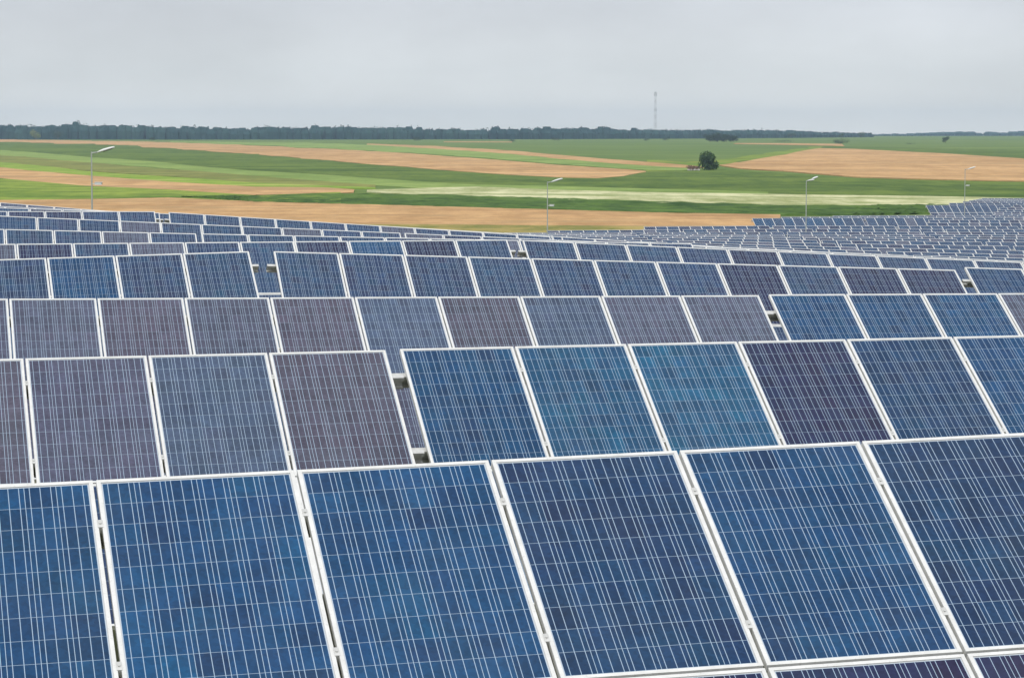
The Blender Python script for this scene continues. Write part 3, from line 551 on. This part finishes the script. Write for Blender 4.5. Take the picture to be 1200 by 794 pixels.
def plant(name, x, y, w_, h_, label, cat, mat=None, trunk=0.15, n=900, lumps=9, group=None, seed=1, sz=None):
    rs = random.Random(seed); z = hz(x, y); t = empty(name, (x, y, z)); V, F = [], []
    cards(rs, 0, 0, h_ * (.5 + trunk * .5), w_ / 2 * 1.0, w_ / 2 * 1.0, h_ * (1 - trunk) / 2, n, sz or h_ * .11, V, F, lumps=lumps)
    child('crown', mesh('crown', V, F, [mat or LEAF]), t, Matrix())
    m = MB(); m.tube((0, 0, -.3), (0, 0, h_ * .45), h_ * .035, h_ * .02, 8)
    for k in range(5):
        a = k * 1.26; m.tube((0, 0, h_ * (.18 + .05 * k)), (math.cos(a) * w_ * .28, math.sin(a) * w_ * .28, h_ * (.55 + .06 * k)), h_ * .016, h_ * .006, 6)
    child('trunk', m.me('trunk', [BARK]), t, Matrix())
    tag(t, label, cat, group); return t
PP = POINTS
def S(p, pxw): return pxw * p[1] / FPX
b = PP['bush']
plant('tree', b[0], b[1], S(b, 27), S(b, 22), 'bushy dark green tree standing alone at the tip of the right wheat field', 'tree', n=1900, lumps=9, trunk=.0, seed=21, sz=.6)
c = PP['clump']
for k, (dx, w_, h_) in enumerate(((-12, 15, 7.5), (-3, 15, 9), (8, 14, 8), (16, 11, 6.5))):
    plant('bush', c[0] + S(c, dx), c[1] + k, S(c, w_ * 1.15), S(c, h_ * 1.3), ['low dark bush at the left end of the clump before the forest', 'tallest rounded bush of the dark clump before the forest', 'dark bush right of the tallest one in the clump before the forest', 'low bush at the right end of the dark clump before the forest'][k], 'bush', mat=LEAF4, n=1500, trunk=.02, group='bushes of the dark clump before the forest', seed=10 + k)
for key, nm, w_, h_, lab in (('clump2', 'bush', 19, 6.5, 'wide low dark bush near the end of the far wheat strip'), ('tree1108', 'tree', 9, 6.5, 'small dark tree alone in the green field at the far right'), ('tree927', 'tree', 12, 6, 'small tree in front of the forest above the right wheat field'),
    ('row915', 'bush', 26, 3.2, 'long low bush row along the far wheat strip'), ('b68', 'tree', 13, 9.5, 'dark tree at the forest edge near the left side'), ('b178', 'bush', 7, 4, 'small dark bush at the forest edge right of the left lamp'), ('b42', 'tree', 13, 11, 'yellowish green tree at the forest edge far left'),
    ('b488', 'bush', 11, 4.5, 'low green bush at the forest edge left of the middle'), ('b600', 'bush', 8, 3, 'small bush right of the thin far wheat sliver'), ('b652', 'bush', 13, 4, 'dark bush at the forest edge above the middle lamp'), ('b757', 'bush', 9, 2.8, 'faint low bush under the far mast'), ('b780', 'bush', 8, 3.6, 'small dark bush just right of the far mast'), ('b1067', 'bush', 15, 2, 'thin low shrub line in the far green field at the right')):
    p = PP[key]; plant(nm, p[0], p[1], S(p, w_ * 1.1), S(p, h_ * 1.25), lab, nm, mat=LEAF3 if key == 'b42' else LEAF4, n=520, trunk=.03, seed=hash(key) % 97 if False else sum(map(ord, key)), lumps=8)
# brush and rubble by the lone tree
p = PP['rubble']; z = hz(p[0], p[1]); t = empty('rubble_pile', (p[0], p[1], z)); rs = random.Random(4)
V, F = [], []; cards(rs, 0, 0, .7, 1.9, 1.5, .8, 500, .35, V, F, lumps=7)
child('dry_brush', mesh('dry_brush', V, F, [mat_leaf('dry_brush', (0.16, 0.09, 0.06), (0.26, 0.16, 0.10), 2)]), t, Matrix())
STONE = mat_leaf('pale_stone', (0.36, 0.33, 0.30), (0.48, 0.44, 0.40), 2)
for k in range(7):
    bm = bmesh.new(); bmesh.ops.create_icosphere(bm, subdivisions=2, radius=rs.uniform(.25, .5))
    for v in bm.verts: v.co *= 1 + .35 * mnoise.noise(v.co * 3 + Vector((k * 5, 0, 0))); v.co.z *= .7
    me = bpy.data.meshes.new('stone'); bm.to_mesh(me); bm.free(); me.materials.append(STONE)
    child('stone', me, t, Matrix.Translation((rs.uniform(-1.6, 1.8), rs.uniform(-1.6, -.6), .15)))
tag(t, 'pile of reddish dry brush and pale stones left of the lone tree', 'rubble pile')

# ------------------------------------------------------------------ forest: a far-off wood that reads as one mass
def forest():
    rs = random.Random(11); V, F = [], []
    def tree(x, y, w_, h_, n):
        z = hz(x, y); cards(rs, x, y, z + h_ * .53, w_ / 2 * 1.1, w_ / 2 * 1.1, h_ * .42, n, 1.5, V, F, shell=.3, lumps=5)
        b = len(V); k = 7                                   # dense core of the crown and trunk
        for (zz, r) in ((0, .46), (.55, .50), (.84, .30)):
            for q in range(k): a = 6.283 * q / k; V.append(Vector((x + math.cos(a) * w_ * r, y + math.sin(a) * w_ * r, z - .5 + h_ * zz)))
        for l in range(2):
            for q in range(k): q2 = (q + 1) % k; F.append((b+l*k+q, b+l*k+q2, b+(l+1)*k+q2, b+(l+1)*k+q))
        F.append(tuple(b+2*k+q for q in range(k)))
    def line(p0, p1, hgt, dep, sp, n, wdt):
        d = math.hypot(p1[0]-p0[0], p1[1]-p0[1]); k = int(d / sp)
        for r in range(dep):
            for i in range(k):
                t = (i + rs.uniform(-.4, .4)) / k; x = p0[0] + (p1[0]-p0[0]) * t; y = p0[1] + (p1[1]-p0[1]) * t + r * sp * 1.1 + rs.uniform(-2, 2)
                hh = (hgt[0] + (hgt[1] - hgt[0]) * t) * (rs.uniform(.74, 1.03) + .06 * math.sin(x * .031) + .04 * math.sin(x * .11) + (0.18 if rs.random() < .05 else 0))
                tree(x, y, wdt * rs.uniform(.8, 1.25), hh, n)
    # px, distance
    A = [(-260, 2330), (0, 2380), (200, 2360), (400, 2380), (600, 2420), (800, 2560), (930, 2750), (1020, 3000)]
    hts = [16.4, 15.8, 14.0, 12.8, 12.0, 10.6, 8.2, 5.0]
    for i in range(len(A) - 1):
        (a, da), (b_, db) = A[i], A[i+1]
        line(((a-600)/FPX*da, da), ((b_-600)/FPX*db, db), (hts[i], hts[i+1]), 4, 6.0, 80, 9)
    B = [(900, 4200), (1040, 4200), (1120, 4250), (1200, 4300), (1420, 4400)]; hb = [4.0, 4.5, 8.0, 8.5, 8.5]
    for i in range(len(B) - 1):
        (a, da), (b_, db) = B[i], B[i+1]
        line(((a-600)/FPX*da, da), ((b_-600)/FPX*db, db), (hb[i], hb[i+1]), 2, 13, 40, 17)
    print('forest faces', len(F))
    o = link('forest', mesh('forest', V, F, [LEAF2])); tag(o, 'long bluish green forest along the horizon', 'forest', kind='stuff')
forest()
# two single treetops standing proud of the right end of the forest
for k, (px, d, w_, h_) in enumerate(((1008, 2700, 9, 6.5), (985, 2720, 7, 5))):
    x = (px - 600) / FPX * d; plant('tree', x, d, w_ * d / FPX, h_ * d / FPX + 1, ['rounded tree where the forest thins out at the right', 'smaller tree just left of the rounded one where the forest thins out'][k], 'tree', n=500, seed=40 + k)

# ------------------------------------------------------------------ radio mast
def mast():
    d = 2750.0; x = (767.5 - 600) / FPX * d; z = hz(x, d); top = EYE + (158 - 108) * d / FPX; h = top - z
    t = empty('radio_mast', (x, d, z))
    RED = mat_leaf('mast_red', (0.16, 0.13, 0.13), (0.22, 0.18, 0.18), .1); WHT = mat_leaf('mast_white', (0.4, 0.4, 0.41), (0.5, 0.5, 0.51), .1)
    n = 12; legs = [(math.cos(a), math.sin(a)) for a in (.5, 2.6, 4.7)]
    for s in range(n):
        m = MB(); z0, z1 = h * s / n, h * (s + 1) / n; r0, r1 = 1.7 - .8 * s / n, 1.7 - .8 * (s + 1) / n
        for k in range(3):
            a, b_ = legs[k], legs[(k+1) % 3]
            m.tube((a[0]*r0, a[1]*r0, z0), (a[0]*r1, a[1]*r1, z1), .06, .06, 6)
            for q in range(2):
                u0, u1 = z0 + (z1-z0) * q / 2, z0 + (z1-z0) * (q+1) / 2
                m.tube((a[0]*r0, a[1]*r0, u0), (b_[0]*r1, b_[1]*r1, u1), .03, .03, 4); m.tube((b_[0]*r0, b_[1]*r0, u0), (a[0]*r1, a[1]*r1, u1), .03, .03, 4)
        child('lattice_section', m.me('lattice_section', [RED if s % 2 else WHT]), t, Matrix())
    for zz in (h * .97, h * .93, h * .60):
        for a in (.5, 2.6, 4.7):
            m = MB(); m.box(-.18, .18, -.12, .12, -1.1, 1.1); child('antenna', m.me('antenna', [WHT]), t, Matrix.Translation((math.cos(a) * 1.3, math.sin(a) * 1.3, zz)))
    m = MB(); m.tube((0, 0, h), (0, 0, h + 3), .08, .04, 6); child('spire', m.me('spire', [WHT]), t, Matrix())
    tag(t, 'thin lattice radio mast rising beyond the forest', 'mast')
mast()
